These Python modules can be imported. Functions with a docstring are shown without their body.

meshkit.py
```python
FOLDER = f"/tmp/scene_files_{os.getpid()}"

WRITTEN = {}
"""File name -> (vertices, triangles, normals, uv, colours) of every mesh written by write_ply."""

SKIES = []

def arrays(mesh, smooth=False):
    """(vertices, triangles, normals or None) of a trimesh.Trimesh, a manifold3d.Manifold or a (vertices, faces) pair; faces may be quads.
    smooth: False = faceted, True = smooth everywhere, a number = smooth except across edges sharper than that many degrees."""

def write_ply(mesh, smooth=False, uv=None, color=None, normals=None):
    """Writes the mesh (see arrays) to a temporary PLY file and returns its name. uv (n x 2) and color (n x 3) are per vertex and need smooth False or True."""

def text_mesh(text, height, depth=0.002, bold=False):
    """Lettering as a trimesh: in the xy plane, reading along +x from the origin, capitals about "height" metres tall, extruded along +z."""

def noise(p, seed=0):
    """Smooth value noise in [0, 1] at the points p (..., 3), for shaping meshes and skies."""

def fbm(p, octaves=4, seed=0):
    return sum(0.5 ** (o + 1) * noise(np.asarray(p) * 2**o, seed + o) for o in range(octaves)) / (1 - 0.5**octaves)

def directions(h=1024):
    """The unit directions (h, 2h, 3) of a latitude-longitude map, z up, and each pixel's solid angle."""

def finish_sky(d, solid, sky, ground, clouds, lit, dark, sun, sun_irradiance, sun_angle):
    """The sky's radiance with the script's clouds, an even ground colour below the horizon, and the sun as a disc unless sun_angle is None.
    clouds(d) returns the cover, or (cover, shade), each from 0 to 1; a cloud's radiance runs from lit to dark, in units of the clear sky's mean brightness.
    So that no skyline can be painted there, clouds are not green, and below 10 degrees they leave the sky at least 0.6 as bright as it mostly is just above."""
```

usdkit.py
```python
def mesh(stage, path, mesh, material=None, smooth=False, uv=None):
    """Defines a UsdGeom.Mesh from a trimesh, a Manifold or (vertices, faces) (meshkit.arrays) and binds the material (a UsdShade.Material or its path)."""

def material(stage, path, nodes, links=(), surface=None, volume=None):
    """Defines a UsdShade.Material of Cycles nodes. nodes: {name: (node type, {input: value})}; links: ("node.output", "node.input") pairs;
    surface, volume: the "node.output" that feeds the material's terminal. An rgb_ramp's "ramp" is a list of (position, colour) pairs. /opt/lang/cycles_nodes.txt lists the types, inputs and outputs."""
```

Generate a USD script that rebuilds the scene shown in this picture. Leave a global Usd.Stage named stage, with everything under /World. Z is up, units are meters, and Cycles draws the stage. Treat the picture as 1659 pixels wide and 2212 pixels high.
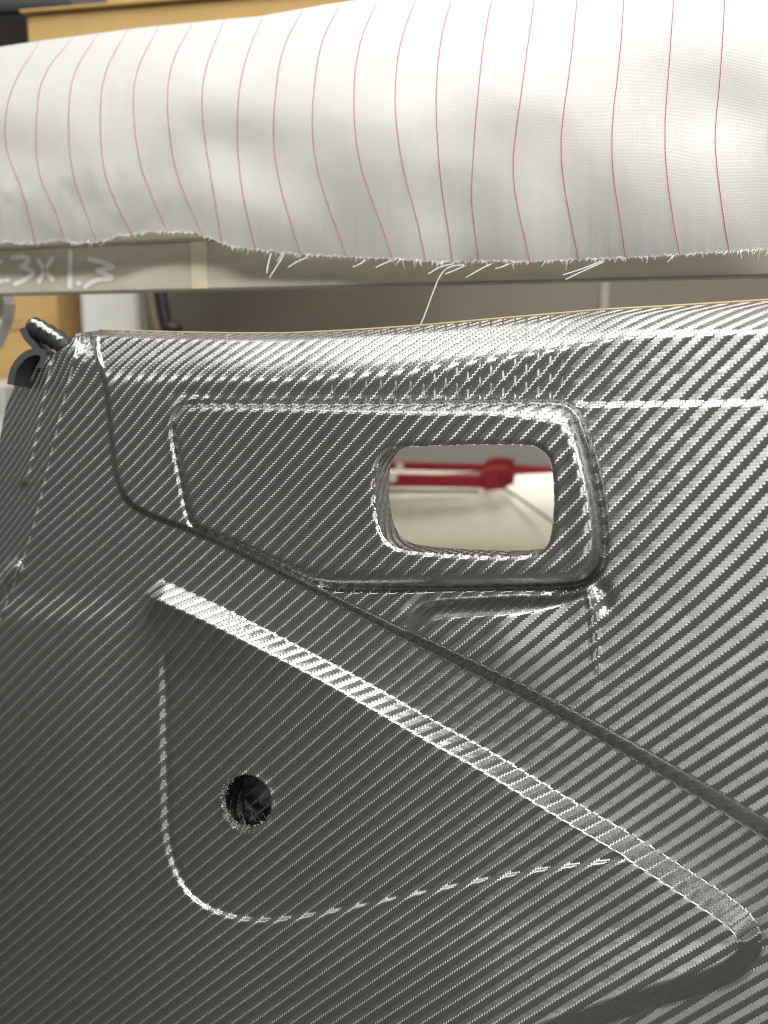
import math, random
import numpy as np, trimesh, usdkit, meshkit
import shapely
from scipy.spatial import cKDTree
from scipy.ndimage import gaussian_filter, map_coordinates
from pxr import Usd, UsdGeom, UsdLux, UsdShade, Sdf, Gf, Vt

rng = np.random.default_rng(7)
random.seed(7)
stage = Usd.Stage.CreateInMemory()
UsdGeom.SetStageUpAxis(stage, UsdGeom.Tokens.z)
UsdGeom.SetStageMetersPerUnit(stage, 1.0)
UsdGeom.Xform.Define(stage, '/World')
UsdGeom.Scope.Define(stage, '/World/Looks')

# ------------------------------------------------------------------ camera
CAM = np.array([0.0, 0.0, 1.35])
PITCH = math.radians(-10)
F = 2003.0                       # focal length, in drawing units (the drawing is 1659 x 2212)
CX, CY = 829.5, 1106.0
HA_MM = 36.0
right = np.array([1.0, 0, 0]); fwd = np.array([0, math.cos(PITCH), math.sin(PITCH)]); up = np.array([0, -math.sin(PITCH), math.cos(PITCH)])
cam = UsdGeom.Camera.Define(stage, '/World/camera')
cam.CreateHorizontalApertureAttr(HA_MM); cam.CreateVerticalApertureAttr(HA_MM * 4 / 3)
cam.CreateFocalLengthAttr(HA_MM * F / 1659.0)
cam.CreateClippingRangeAttr(Gf.Vec2f(0.01, 100))
cam.CreateFStopAttr(5.6); cam.CreateFocusDistanceAttr(0.70)
cam.CreateExposureAttr(0.0)
M4 = Gf.Matrix4d(*right, 0, *up, 0, *(-fwd), 0, *CAM, 1)
cam.AddTransformOp().Set(M4)

# ------------------------------------------------------------------ light: overhead lamps out of view, one added fill, and the room's soft bounce
dome = UsdLux.DomeLight.Define(stage, '/World/room_light')
usdkit.material(stage, '/World/Looks/room_light', {'b': ('background_shader', {'color': (1.0, 0.985, 0.955), 'strength': 0.19})}, surface='b.background')
UsdShade.MaterialBindingAPI.Apply(dome.GetPrim()).Bind(UsdShade.Material.Get(stage, '/World/Looks/room_light'))

def unseen_lamp(name, loc, w, d, rz, inten, color=(1, 0.98, 0.94)):
    l = UsdLux.RectLight.Define(stage, '/World/' + name)
    l.CreateWidthAttr(w); l.CreateHeightAttr(d); l.CreateIntensityAttr(inten); l.CreateColorAttr(Gf.Vec3f(*color))
    l.CreateNormalizeAttr(False)
    l.AddTranslateOp().Set(Gf.Vec3d(*loc)); l.AddRotateZOp().Set(rz)
    return l
unseen_lamp('unseen_lamp', (0.16, 0.10, 2.95), 0.76, 0.75, -20, 17.0)  # out of view overhead, placed for the highlight along the ridge
unseen_lamp('unseen_lamp_001', (-0.30, 0.98, 2.95), 1.4, 0.75, 0, 4.5)  # out of view, placed to brighten the top rail and pocket lip
unseen_lamp('unseen_lamp_002', (-0.55, -1.5, 2.95), 1.5, 0.6, 0, 34.0)  # out of view behind the camera, lights the panel's right side
unseen_lamp('unseen_lamp_003', (2.3, -2.6, 2.95), 1.4, 0.8, 0, 46.0)  # added fill out of view, brightens the shelf beam
unseen_lamp('unseen_lamp_004', (0.6, 2.05, 2.95), 1.2, 0.4, 0, 22.0)  # out of view above the bench, placed to light the cream roll

# ------------------------------------------------------------------ helpers
used = {}
def numbered(path):
    if path not in used:
        used[path] = 0; return path
    used[path] += 1
    return f'{path}_{used[path]:03d}'

def tag(p, label=None, cat=None, group=None, kind=None):
    p = p.GetPrim() if hasattr(p, 'GetPrim') else p
    for k, v in (('label', label), ('category', cat), ('group', group), ('kind', kind)):
        if v: p.SetCustomDataByKey(k, v)
    return p

def thing(name, loc, label, cat, group=None):
    x = UsdGeom.Xform.Define(stage, numbered('/World/' + name))
    x.AddTranslateOp().Set(Gf.Vec3d(*map(float, loc)))
    p = x.GetPrim(); tag(p, label, cat, group); ORIGIN[str(p.GetPath())] = np.array(loc, float)
    return p
ORIGIN = {}

def obj(name, mesh, mat, parent=None, smooth=False, normals=None, prim=None, label=None):
    """One Mesh; mesh in world coordinates, re-based to the parent thing's origin."""
    base = str(parent.GetPath()) if parent is not None else '/World'
    path = numbered(base + '/' + name)
    org = np.zeros(3)
    if parent is not None:
        org = ORIGIN[base]
    v, f, n = meshkit.arrays(mesh, smooth)
    m = usdkit.mesh(stage, path, trimesh.Trimesh(v - org, f, process=False), '/World/Looks/' + mat)
    if normals is None: normals = n
    if normals is not None:
        m.CreateNormalsAttr(Vt.Vec3fArray.FromNumpy(np.asarray(normals, np.float32))); m.SetNormalsInterpolation('vertex')
    if prim:
        api = UsdGeom.PrimvarsAPI(m)
        for k, a in prim.items():
            api.CreatePrimvar(k, Sdf.ValueTypeNames.Float3Array, 'vertex').Set(Vt.Vec3fArray.FromNumpy(np.asarray(a, np.float32)))
    p = m.GetPrim(); ORIGIN[path] = org
    if label: p.SetCustomDataByKey('label', label)
    return p

def ray(x, y):
    x = np.asarray(x, float); y = np.asarray(y, float)
    return ((x - CX) / F)[..., None] * right + ((CY - y) / F)[..., None] * up + fwd
def at(x, y, z):
    return CAM + ray(x, y) * np.asarray(z, float)[..., None]

def sst(a, b, x):
    t = np.clip((x - a) / (b - a), 0, 1); return t * t * (3 - 2 * t)
def ip(x, pts):
    p = np.array(pts, float); return np.interp(x, p[:, 0], p[:, 1])
def smooth_curve(pts, n=2, closed=False):
    p = np.array(pts, float)
    for _ in range(n):
        q = np.roll(p, -1, 0) if closed else p[1:]
        o = p if closed else p[:-1]
        a = 0.75 * o + 0.25 * q; b = 0.25 * o + 0.75 * q
        r = np.empty((2 * len(o), 2)); r[0::2] = a; r[1::2] = b
        p = r if closed else np.vstack([p[:1], r, p[-1:]])
    return p
def dense(p, step=0.3, closed=False):
    if closed: p = np.vstack([p, p[:1]])
    L = np.r_[0, np.cumsum(np.linalg.norm(np.diff(p, axis=0), axis=1))]
    n = max(int(L[-1] / step), 2); t = np.linspace(0, L[-1], n)
    return np.stack([np.interp(t, L, p[:, k]) for k in range(p.shape[1])], 1)
def dist(P, curve, closed=False):
    d, _ = cKDTree(dense(curve, 0.3, closed)).query(P, workers=-1); return d
def dist_grid(curve, closed=False):
    """distance of every grid point to a curve: exact near it, interpolated from every sixth point far away"""
    tree = cKDTree(dense(curve, 0.3, closed)); P = XY.reshape(sh + (2,)); K = 6
    ri = np.unique(np.r_[np.arange(0, sh[0], K), sh[0] - 1]); ci = np.unique(np.r_[np.arange(0, sh[1], K), sh[1] - 1])
    dc, _ = cKDTree(dense(curve, 2.0, closed)).query(P[np.ix_(ri, ci)].reshape(-1, 2)); dc = dc.reshape(len(ri), len(ci))
    fi = np.interp(np.arange(sh[0]), ri, np.arange(len(ri))); fj = np.interp(np.arange(sh[1]), ci, np.arange(len(ci)))
    d = map_coordinates(dc, np.meshgrid(fi, fj, indexing='ij'), order=1, mode='nearest')
    m = d < 75; d[m], _ = tree.query(P[m]); return d
def inside(P, poly):
    s = shapely.Polygon(poly).buffer(0); shapely.prepare(s); return shapely.contains_xy(s, P[:, 0], P[:, 1])

def box_mesh(c, sx, sy, sz, rz=0.0, bev=0.003):
    """bevelled box, from the hull of eight small corner octahedra"""
    pts = []
    for a in (-1, 1):
        for b in (-1, 1):
            for d in (-1, 1):
                k = np.array([a * sx / 2, b * sy / 2, d * sz / 2]); s = np.array([a, b, d])
                for e in range(3):
                    q = k - s * bev; q[e] = k[e]; pts.append(q)
    h = trimesh.convex.convex_hull(np.array(pts))
    h.apply_transform(trimesh.transformations.rotation_matrix(rz, [0, 0, 1])); h.apply_translation(c)
    return h
def tube(P, r, n=8, caps=True):
    P = np.asarray(P, float); r = np.broadcast_to(r, (len(P),))
    T = np.gradient(P, axis=0); T /= np.linalg.norm(T, axis=1)[:, None] + 1e-12
    ref = np.array([0.13, 0.3, 0.94]); A = np.cross(T, ref); A /= np.linalg.norm(A, axis=1)[:, None] + 1e-12; B = np.cross(T, A)
    th = np.arange(n) * 2 * np.pi / n
    V = (P[:, None] + r[:, None, None] * (np.cos(th)[None, :, None] * A[:, None] + np.sin(th)[None, :, None] * B[:, None])).reshape(-1, 3)
    i, j = np.meshgrid(np.arange(len(P) - 1), np.arange(n), indexing='ij'); j2 = (j + 1) % n
    q = np.stack([i * n + j, i * n + j2, (i + 1) * n + j2, (i + 1) * n + j], -1).reshape(-1, 4)
    f = np.vstack([q[:, [0, 2, 1]], q[:, [0, 3, 2]]])
    if caps:
        a = len(V); V = np.vstack([V, P[:1], P[-1:]]); k = np.arange(n); k2 = (k + 1) % n
        f = np.vstack([f, np.stack([np.full(n, a), k, k2], 1), np.stack([np.full(n, a + 1), (len(P) - 1) * n + k2, (len(P) - 1) * n + k], 1)])
    return trimesh.Trimesh(V, f, process=False)
def bez(*pts, n=16):
    p = smooth_curve3(np.array(pts, float)); return p
def smooth_curve3(p, n=3):
    for _ in range(n):
        a = 0.75 * p[:-1] + 0.25 * p[1:]; b = 0.25 * p[:-1] + 0.75 * p[1:]
        r = np.empty((2 * len(a), 3)); r[0::2] = a; r[1::2] = b; p = np.vstack([p[:1], r, p[-1:]])
    return p

# ------------------------------------------------------------------ materials
def simple(name, color, rough=0.6, noise=0.12, scale=30.0, metallic=0.0, bump=0.0, spec=0.5, stretch=(1, 1, 1), **kw):
    c = np.array(color)
    nodes = {'g': ('geometry', {}), 'mp': ('mapping', {'scale': stretch}), 'n': ('noise_texture', {'scale': scale, 'detail': 5, 'roughness': 0.6}),
             'r': ('rgb_ramp', {'ramp': [(0.25, tuple(c * (1 - noise))), (0.75, tuple(np.minimum(c * (1 + noise), 1)))]}),
             'p': ('principled_bsdf', {'roughness': rough, 'metallic': metallic, 'specular_ior_level': spec, **kw})}
    links = [('g.position', 'mp.vector'), ('mp.vector', 'n.vector'), ('n.fac', 'r.fac'), ('r.color', 'p.base_color')]
    if bump:
        nodes['b'] = ('bump', {'strength': bump, 'distance': 0.002}); links += [('n.fac', 'b.height'), ('b.normal', 'p.normal')]
    return usdkit.material(stage, '/World/Looks/' + name, nodes, links, surface='p.BSDF')

class Net:
    def __init__(s): s.n = {}; s.l = []; s.k = 0
    def node(s, kind, outp, inputs=None, **links):
        s.k += 1; nm = f'k{s.k}'; s.n[nm] = (kind, dict(inputs or {}))
        for key, v in links.items():
            if isinstance(v, str): s.l.append((v, f'{nm}.{key}'))
            else: s.n[nm][1][key] = v
        return f'{nm}.{outp}'
    def m(s, op, a, b=None, c=None):
        d = {'value1': a}
        if b is not None: d['value2'] = b
        if c is not None: d['value3'] = c
        return s.node('math', 'value', {'math_type': op}, **d)
    def vs(s, v, k): return s.node('vector_math', 'vector', {'math_type': 'scale'}, vector1=v, scale=k)
    def vo(s, op, a, b=None):
        d = {'vector1': a}
        if b is not None: d['vector2'] = b
        return s.node('vector_math', 'vector', {'math_type': op}, **d)
    def smooth(s, v, a, b): return s.node('map_range', 'result', {'range_type': 'smoothstep', 'from_min': a, 'from_max': b, 'to_min': 0.0, 'to_max': 1.0, 'clamp': True}, value=v)

def carbon(name, N=4, rough=0.33, end=0.37, cross=0.10, base=(0.43, 0.432, 0.42), aniso=0.59, iso=0.11, iso_rough=0.42):
    """Dry carbon cloth, an N x N twill: the two families of tows are told apart only by the way their fibres run."""
    k = Net(); P = 2.0 * N
    w = k.node('attribute', 'vector', {'attribute': 'weave'}); tu = k.node('attribute', 'vector', {'attribute': 'tu'}); tv = k.node('attribute', 'vector', {'attribute': 'tv'})
    # slight waviness of the tows
    nz = k.node('noise_texture', 'color', {'scale': 0.35, 'detail': 2.0}, vector=w)
    nz = k.vo('subtract', nz, (0.5, 0.5, 0.5)); w2 = k.vo('add', w, k.vs(nz, 0.35))
    k.n['sx'] = ('separate_xyz', {}); k.l.append((w2, 'sx.vector')); u, v = 'sx.x', 'sx.y'
    i, j = k.m('floor', u), k.m('floor', v)
    mm = k.m('floored_modulo', k.m('subtract', i, j), P)
    H = k.m('less_than', mm, N - 0.5)
    phi = k.m('floored_modulo', k.m('subtract', u, j), P)
    qh = k.m('subtract', k.m('multiply', phi, 2.0 / N), 1.0)
    psi = k.m('floored_modulo', k.m('subtract', k.m('add', i, 1.0), v), P)
    qv = k.m('subtract', 1.0, k.m('multiply', k.m('subtract', psi, float(N)), 2.0 / N))
    rh = k.m('subtract', k.m('multiply', k.m('fraction', v), 2.0), 1.0)
    rv = k.m('subtract', k.m('multiply', k.m('fraction', u), 2.0), 1.0)
    def endslope(q):
        return k.m('multiply', k.m('multiply', k.m('sign', q), k.smooth(k.m('absolute', q), 0.62, 0.98)), end)
    def crs(r): return k.m('multiply', k.m('multiply', k.m('multiply', r, r), r), cross)
    # each float lies a little differently
    idh = k.node('combine_xyz', 'vector', None, x=j, y=k.m('floor', k.m('multiply', k.m('subtract', u, j), 1 / P)), z=3.0)
    idv = k.node('combine_xyz', 'vector', None, x=i, y=k.m('floor', k.m('multiply', k.m('subtract', k.m('add', i, 1.0), v), 1 / P)), z=9.0)
    idm = k.node('mix_vector', 'result', None, fac=H, a=idv, b=idh)
    rnd = k.node('white_noise_texture', 'color', {'dimensions': '3D'}, vector=idm)
    rnd = k.vs(k.vo('subtract', rnd, (0.5, 0.5, 0.5)), 0.05)
    # loose filaments within the tow
    fine = k.node('combine_xyz', 'vector', None, x=k.m('multiply', u, 0.8), y=k.m('multiply', v, 7.0), z=0.0)
    fine2 = k.node('combine_xyz', 'vector', None, x=k.m('multiply', u, 7.0), y=k.m('multiply', v, 0.8), z=4.0)
    fv = k.node('mix_vector', 'result', None, fac=H, a=fine2, b=fine)
    fn = k.node('noise_texture', 'color', {'scale': 1.0, 'detail': 3.0}, vector=fv)
    fn = k.vs(k.vo('subtract', fn, (0.5, 0.5, 0.5)), 0.06)
    k.n['sr'] = ('separate_xyz', {}); k.l.append((k.vo('add', rnd, fn), 'sr.vector'))
    gu = k.m('add', k.node('mix_float', 'result', None, fac=H, a=crs(rv), b=endslope(qh)), 'sr.x')
    gv = k.m('add', k.node('mix_float', 'result', None, fac=H, a=endslope(qv), b=crs(rh)), 'sr.y')
    n0 = k.node('geometry', 'normal')
    nn = k.vo('normalize', k.vo('add', n0, k.vo('add', k.vs(tu, gu), k.vs(tv, gv))))
    tang = k.node('mix_vector', 'result', None, fac=H, a=tv, b=tu)
    big = k.node('noise_texture', 'fac', {'scale': 0.06, 'detail': 3.0}, vector=w)
    br = k.node('map_range', 'result', {'from_min': 0.3, 'from_max': 0.7, 'to_min': rough - 0.015, 'to_max': rough + 0.015, 'clamp': True}, value=big)
    k.n['p'] = ('glossy_bsdf', {'color': base, 'distribution': 'ggx', 'anisotropy': aniso})
    k.n['d'] = ('glossy_bsdf', {'color': base, 'distribution': 'ggx', 'roughness': iso_rough}); k.n['mx'] = ('mix_closure', {'fac': iso})
    em = k.node('mix_float', 'result', None, fac=H, a=k.smooth(k.m('absolute', qv), 0.6, 0.9), b=k.smooth(k.m('absolute', qh), 0.6, 0.9))
    br = k.m('add', br, k.m('multiply', em, 0.18))        # fibres splay where a tow dives under
    k.l += [(nn, 'p.normal'), (tang, 'p.tangent'), (br, 'p.roughness'), (nn, 'd.normal'), ('p.BSDF', 'mx.closure1'), ('d.BSDF', 'mx.closure2')]
    return usdkit.material(stage, '/World/Looks/' + name, k.n, k.l, surface='mx.closure')
carbon('carbon_twill')
carbon('carbon_shaded', base=(0.13, 0.13, 0.128))  # carbon darkened in colour, for the shade inside the mounting hole
carbon('carbon_fold', end=0.10, cross=0.04, aniso=0.22, rough=0.30, iso=0.6, iso_rough=0.32)   # tows pulled tight over an edge

def cloth(name):
    k = Net()
    w = k.node('attribute', 'vector', {'attribute': 'weave'}); tu = k.node('attribute', 'vector', {'attribute': 'tu'}); tv = k.node('attribute', 'vector', {'attribute': 'tv'})
    k.n['sx'] = ('separate_xyz', {}); k.l.append((w, 'sx.vector')); u, v = 'sx.x', 'sx.y'
    i, j = k.m('floor', u), k.m('floor', v)
    H = k.m('less_than', k.m('floored_modulo', k.m('add', i, j), 2.0), 0.5)
    ru = k.m('subtract', k.m('multiply', k.m('fraction', u), 2.0), 1.0); rv = k.m('subtract', k.m('multiply', k.m('fraction', v), 2.0), 1.0)
    gu = k.m('multiply', ru, k.node('mix_float', 'result', None, fac=H, a=0.55, b=0.25))
    gv = k.m('multiply', rv, k.node('mix_float', 'result', None, fac=H, a=0.25, b=0.55))
    nn = k.vo('normalize', k.vo('add', k.node('geometry', 'normal'), k.vo('add', k.vs(tu, gu), k.vs(tv, gv))))
    gap = k.smooth(k.m('maximum', k.m('absolute', ru), k.m('absolute', rv)), 0.55, 1.0)
    col = k.node('mix_color', 'result', {'a': (0.67, 0.666, 0.657), 'b': (0.48, 0.474, 0.465)}, fac=gap)
    k.n['p'] = ('principled_bsdf', {'roughness': 0.33, 'specular_ior_level': 0.6, 'sheen_weight': 0.1})
    k.l += [(col, 'p.base_color'), (nn, 'p.normal')]
    k.n['t'] = ('translucent_bsdf', {'color': (0.8, 0.78, 0.74)}); k.n['mx'] = ('mix_closure', {'fac': 0.15}); k.l += [('p.BSDF', 'mx.closure1'), ('t.BSDF', 'mx.closure2')]
    return usdkit.material(stage, '/World/Looks/' + name, k.n, k.l, surface='mx.closure')
cloth('peel_ply')
simple('white_thread', (0.82, 0.81, 0.79), 0.4)
simple('red_thread', (0.56, 0.15, 0.15), 0.5, 0.35, 700)
simple('beam_metal', (0.60, 0.56, 0.46), 0.5, 0.14, 40, stretch=(0.15, 1, 1), bump=0.05)
simple('beam_lip', (0.74, 0.71, 0.58), 0.5, 0.08, 30)
simple('tape', (0.78, 0.72, 0.54), 0.6, 0.06)
simple('chalk', (0.93, 0.93, 0.91), 0.9, 0.04, 300)
simple('cardboard', (0.52, 0.34, 0.13), 0.8, 0.07, 20)
simple('cardboard_side', (0.46, 0.30, 0.12), 0.8, 0.07, 20)
simple('dark_grey', (0.05, 0.052, 0.055), 0.6)
simple('cabinet_grey', (0.17, 0.155, 0.125), 0.55, 0.06, 6)
simple('trim_grey', (0.34, 0.32, 0.27), 0.45)
simple('white_plastic', (0.72, 0.73, 0.71), 0.45, 0.03)
simple('pale_grey', (0.68, 0.70, 0.65), 0.5, 0.05)
simple('rubber', (0.016, 0.016, 0.017), 0.55)
simple('bronze_tube', (0.16, 0.13, 0.09), 0.5)
simple('wall_paint', (0.50, 0.48, 0.43), 0.7, 0.04, 4)
simple('cream_roll', (0.88, 0.85, 0.72), 0.6, 0.04, 30)
simple('unseen_floor_dark', (0.07, 0.068, 0.062), 0.6, 0.1, 8)  # dark tone chosen for what the panel reflects from below
simple('bench_top', (0.66, 0.64, 0.58), 0.5, 0.06, 10)
simple('clamp_red', (0.27, 0.013, 0.022), 0.4, 0.08)
simple('clamp_red_shaded', (0.22, 0.010, 0.016), 0.45, 0.08)  # rear clamp's shade put into a darker red, shared by the grip ribs
simple('steel', (0.35, 0.34, 0.32), 0.35, 0.1, 60, metallic=0.8)
simple('bolt', (0.65, 0.62, 0.52), 0.35, 0.05)
simple('tan_edge_line', (0.36, 0.27, 0.15), 0.5, 0.12, 80)
simple('stitch', (0.78, 0.76, 0.68), 0.6, 0.1, 200)

# ------------------------------------------------------------------ setting
def struct(name, mesh, mat):
    p = obj(name, mesh, mat); tag(p, kind='structure'); return p
struct('floor', trimesh.creation.box((8, 4.1, 0.02), trimesh.transformations.translation_matrix((0, 1.15, -0.01))), 'unseen_floor_dark')  # out of view; dark and cut short to darken reflections in down-facing edges
struct('back_wall', box_mesh((0, 3.2, 1.4), 6, 0.1, 2.8), 'wall_paint')

# ------------------------------------------------------------------ the carbon panel
YAW, PIT = math.radians(20), math.radians(5)
Z0 = 0.72
n_cam = np.array([-math.sin(YAW) * math.cos(PIT), -math.sin(PIT), -math.cos(YAW) * math.cos(PIT)])
def c2w(v): return v[..., 0:1] * right + v[..., 1:2] * up + v[..., 2:3] * fwd
NRM = c2w(n_cam)
s_cam = np.array([math.cos(YAW), 0, -math.sin(YAW)]); SAX = c2w(s_cam)
TAX = np.cross(NRM, SAX); TAX /= np.linalg.norm(TAX)
if TAX[2] < 0: TAX = -TAX
P0 = CAM + fwd * Z0
def on_panel(x, y, h):
    """the point h metres in front of the panel's plane on the line of sight through x, y of the drawing"""
    r = ray(x, y); t = ((P0 - CAM) @ NRM + np.asarray(h)) / (r @ NRM)
    return CAM + r * t[..., None]
MM = 0.36                            # millimetres per drawing unit, about

top_pts = [(-220, 1330), (-60, 1120), (-8, 990), (12, 880), (40, 812), (80, 783), (110, 766), (150, 744), (163, 720), (215, 714), (350, 719), (500, 722), (620, 722), (750, 716), (900, 706),
           (1000, 697), (1150, 684), (1300, 671), (1450, 663), (1659, 650), (1850, 636)]
X0, X1, YB, STEP = -120, 1790, 2340, 2.0
gx = np.arange(X0, X1 + 1, STEP)
ytop = ip(gx, top_pts); ytop = np.where(gx > 240, gaussian_filter(ytop, 6), ytop)
NR = 850
tt = np.linspace(0, 1, NR)
GX = np.repeat(gx[None], NR, 0); GY = ytop[None] + (YB - ytop)[None] * tt[:, None]
XY = np.stack([GX.ravel(), GY.ravel()], 1); sh = GX.shape

pad = smooth_curve([(385, 893), (400, 879), (420, 876), (700, 878), (1000, 877), (1195, 874), (1225, 880), (1245, 900), (1262, 950), (1282, 1020), (1298, 1100), (1304, 1170), (1298, 1215),
       (1280, 1243), (1250, 1258), (1215, 1262), (1000, 1266), (820, 1268), (690, 1264), (650, 1248), (600, 1220), (520, 1180), (440, 1148), (420, 1138), (408, 1110), (395, 1040), (380, 960), (376, 920)], 2, True)
opening = smooth_curve([(870, 965), (1000, 961), (1130, 960), (1165, 966), (1188, 990), (1195, 1030), (1197, 1080), (1194, 1140), (1184, 1180), (1160, 1197), (1080, 1201), (980, 1197), (880, 1189),
       (840, 1175), (820, 1140), (810, 1080), (812, 1020), (822, 988), (842, 970)], 2, True)
th = np.linspace(0, 2 * np.pi, 48, endpoint=False)
hole = np.stack([537 + 50 * np.cos(th) + 6 * np.sin(th), 1730 + 57 * np.sin(th)], 1)

# grid points close to a cut edge slide onto it, so that the cut is clean
for poly in (opening, hole):
    q = dense(poly, 0.3, True); tree = cKDTree(q); d, idx = tree.query(XY, distance_upper_bound=1.35)
    ok = np.isfinite(d); XY[ok] = q[idx[ok]]
GX, GY = XY[:, 0].reshape(sh), XY[:, 1].reshape(sh)

def sdist(curve, poly=None, closed=False):
    d = dist_grid(curve, closed); s = inside(XY, curve if poly is None else poly).reshape(sh); return np.where(s, d, -d)

B1 = smooth_curve([(150, 500), (190, 690), (207, 748), (235, 830), (250, 1000), (262, 1050), (280, 1085), (330, 1112), (415, 1142), (520, 1190), (650, 1252), (900, 1374), (1250, 1537), (1659, 1772), (1900, 1915)], 2)
U_poly = np.vstack([B1, [(1900, 400), (150, 400)]])
dU = sdist(B1, U_poly)
L2 = [(322, 1287), (336, 1294), (450, 1345), (600, 1422), (760, 1507), (900, 1590), (1050, 1672), (1200, 1766), (1350, 1852), (1480, 1937), (1560, 1990), (1590, 2018), (1598, 2042), (1585, 2066), (1540, 2092), (1400, 2132), (1280, 2172), (1150, 2216), (900, 2330), (700, 2420)]
PE = smooth_curve(L2, 2)
PE_poly = np.vstack([PE, [(-2000, 2420), (-2000, -52)]])
dE = sdist(np.vstack([[(-2000, -52)], PE]), PE_poly)
dP = sdist(pad, None, True)
dO = sdist(opening, None, True)
dH = sdist(hole, None, True)
C1 = smooth_curve([(215, 560), (190, 690), (160, 770), (105, 1000), (62, 1180), (-20, 1390), (-100, 1600), (-160, 1900)], 2)
C_poly = np.vstack([C1, [(-400, 1900), (-400, 400), (150, 400)]])
dC = sdist(C1, C_poly)

h = np.zeros(sh)                      # millimetres
# upper plate stands proud of the lower panel
w1 = ip(GX, [(200, 8), (450, 7), (700, 12), (1000, 21), (1659, 34)]); HA = ip(GX, [(200, 7), (400, 8), (900, 17), (1659, 30)])
hA = HA * (1 - (1 - np.clip(1 + dU / w1, 0, 1)) ** 1.12)
h += hA
U = sst(-6, 2, dU)
# rail that rolls away at the top
ys = ip(GX, [(200, 862), (600, 862), (900, 828), (1200, 768), (1350, 738), (1659, 722), (1800, 716)]); ys = gaussian_filter(ys, (0, 15))
tw = ip(GX, [(200, 105), (900, 85), (1200, 45), (1659, 20)]); mx = ip(GX, [(200, 0.75), (700, 0.9), (1200, 1.3), (1659, 1.9)])
e = np.maximum(ys - GY, 0); tq = np.clip(e / tw, 0, 1)
hR = -mx * MM * (tw * (tq ** 3 - tq ** 4 / 2) + np.maximum(e - tw, 0))
nose = np.maximum(14 - (GY - ip(GX, top_pts)), 0); hR -= 0.10 * nose ** 2
hR = np.maximum(hR, -60)
h += hR * np.maximum(U, sst(-75, 2, dU) * sst(790, 735, GY) * sst(120, 165, GX))
# a shallow hollow runs along the rail above the bezel
h -= 1.6 * np.exp(-((GY - 850) / 16) ** 2) * U * sst(1350, 900, GX) * sst(280, 420, GX)
# bead beside the bezel
h += 1.9 * sst(869, 881, GY + 0.012 * (GX - 1230)) * sst(1215, 1262, GX) * U * sst(1700, 1100, GY)
# bezel
rr = 14 + 26 * np.maximum(sst(1040, 1230, GX), sst(1120, 1230, GY) * sst(560, 720, GX)) + 8 * sst(940, 890, GY) * sst(560, 1000, GX)
HB = ip(GX, [(370, 4.5), (600, 8.0), (900, 17), (1300, 21)])
q = np.clip(dP / rr, 0, 1)
hP = HB * np.sqrt(np.clip(1 - (1 - q) ** 2, 0, 1))
h += hP
h -= (2.0 + 3.0 * np.maximum(sst(1150, 1230, GY) * sst(560, 720, GX), sst(1230, 1290, GX) * sst(920, 1000, GY))) * np.exp(-((dP + 4) / 5.5) ** 2) * U * sst(-2, 10, dU)
h += 1.6 * np.exp(-((dP + 14) / 7) ** 2) * sst(480, 390, GX) * sst(1100, 900, GY)
# lip of the opening
lip = np.clip(1 - (-dO) / 13, 0, 1); h -= 4.5 * (1 - np.sqrt(np.clip(1 - lip ** 2, 0, 1))) * (dO <= 0)
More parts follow.
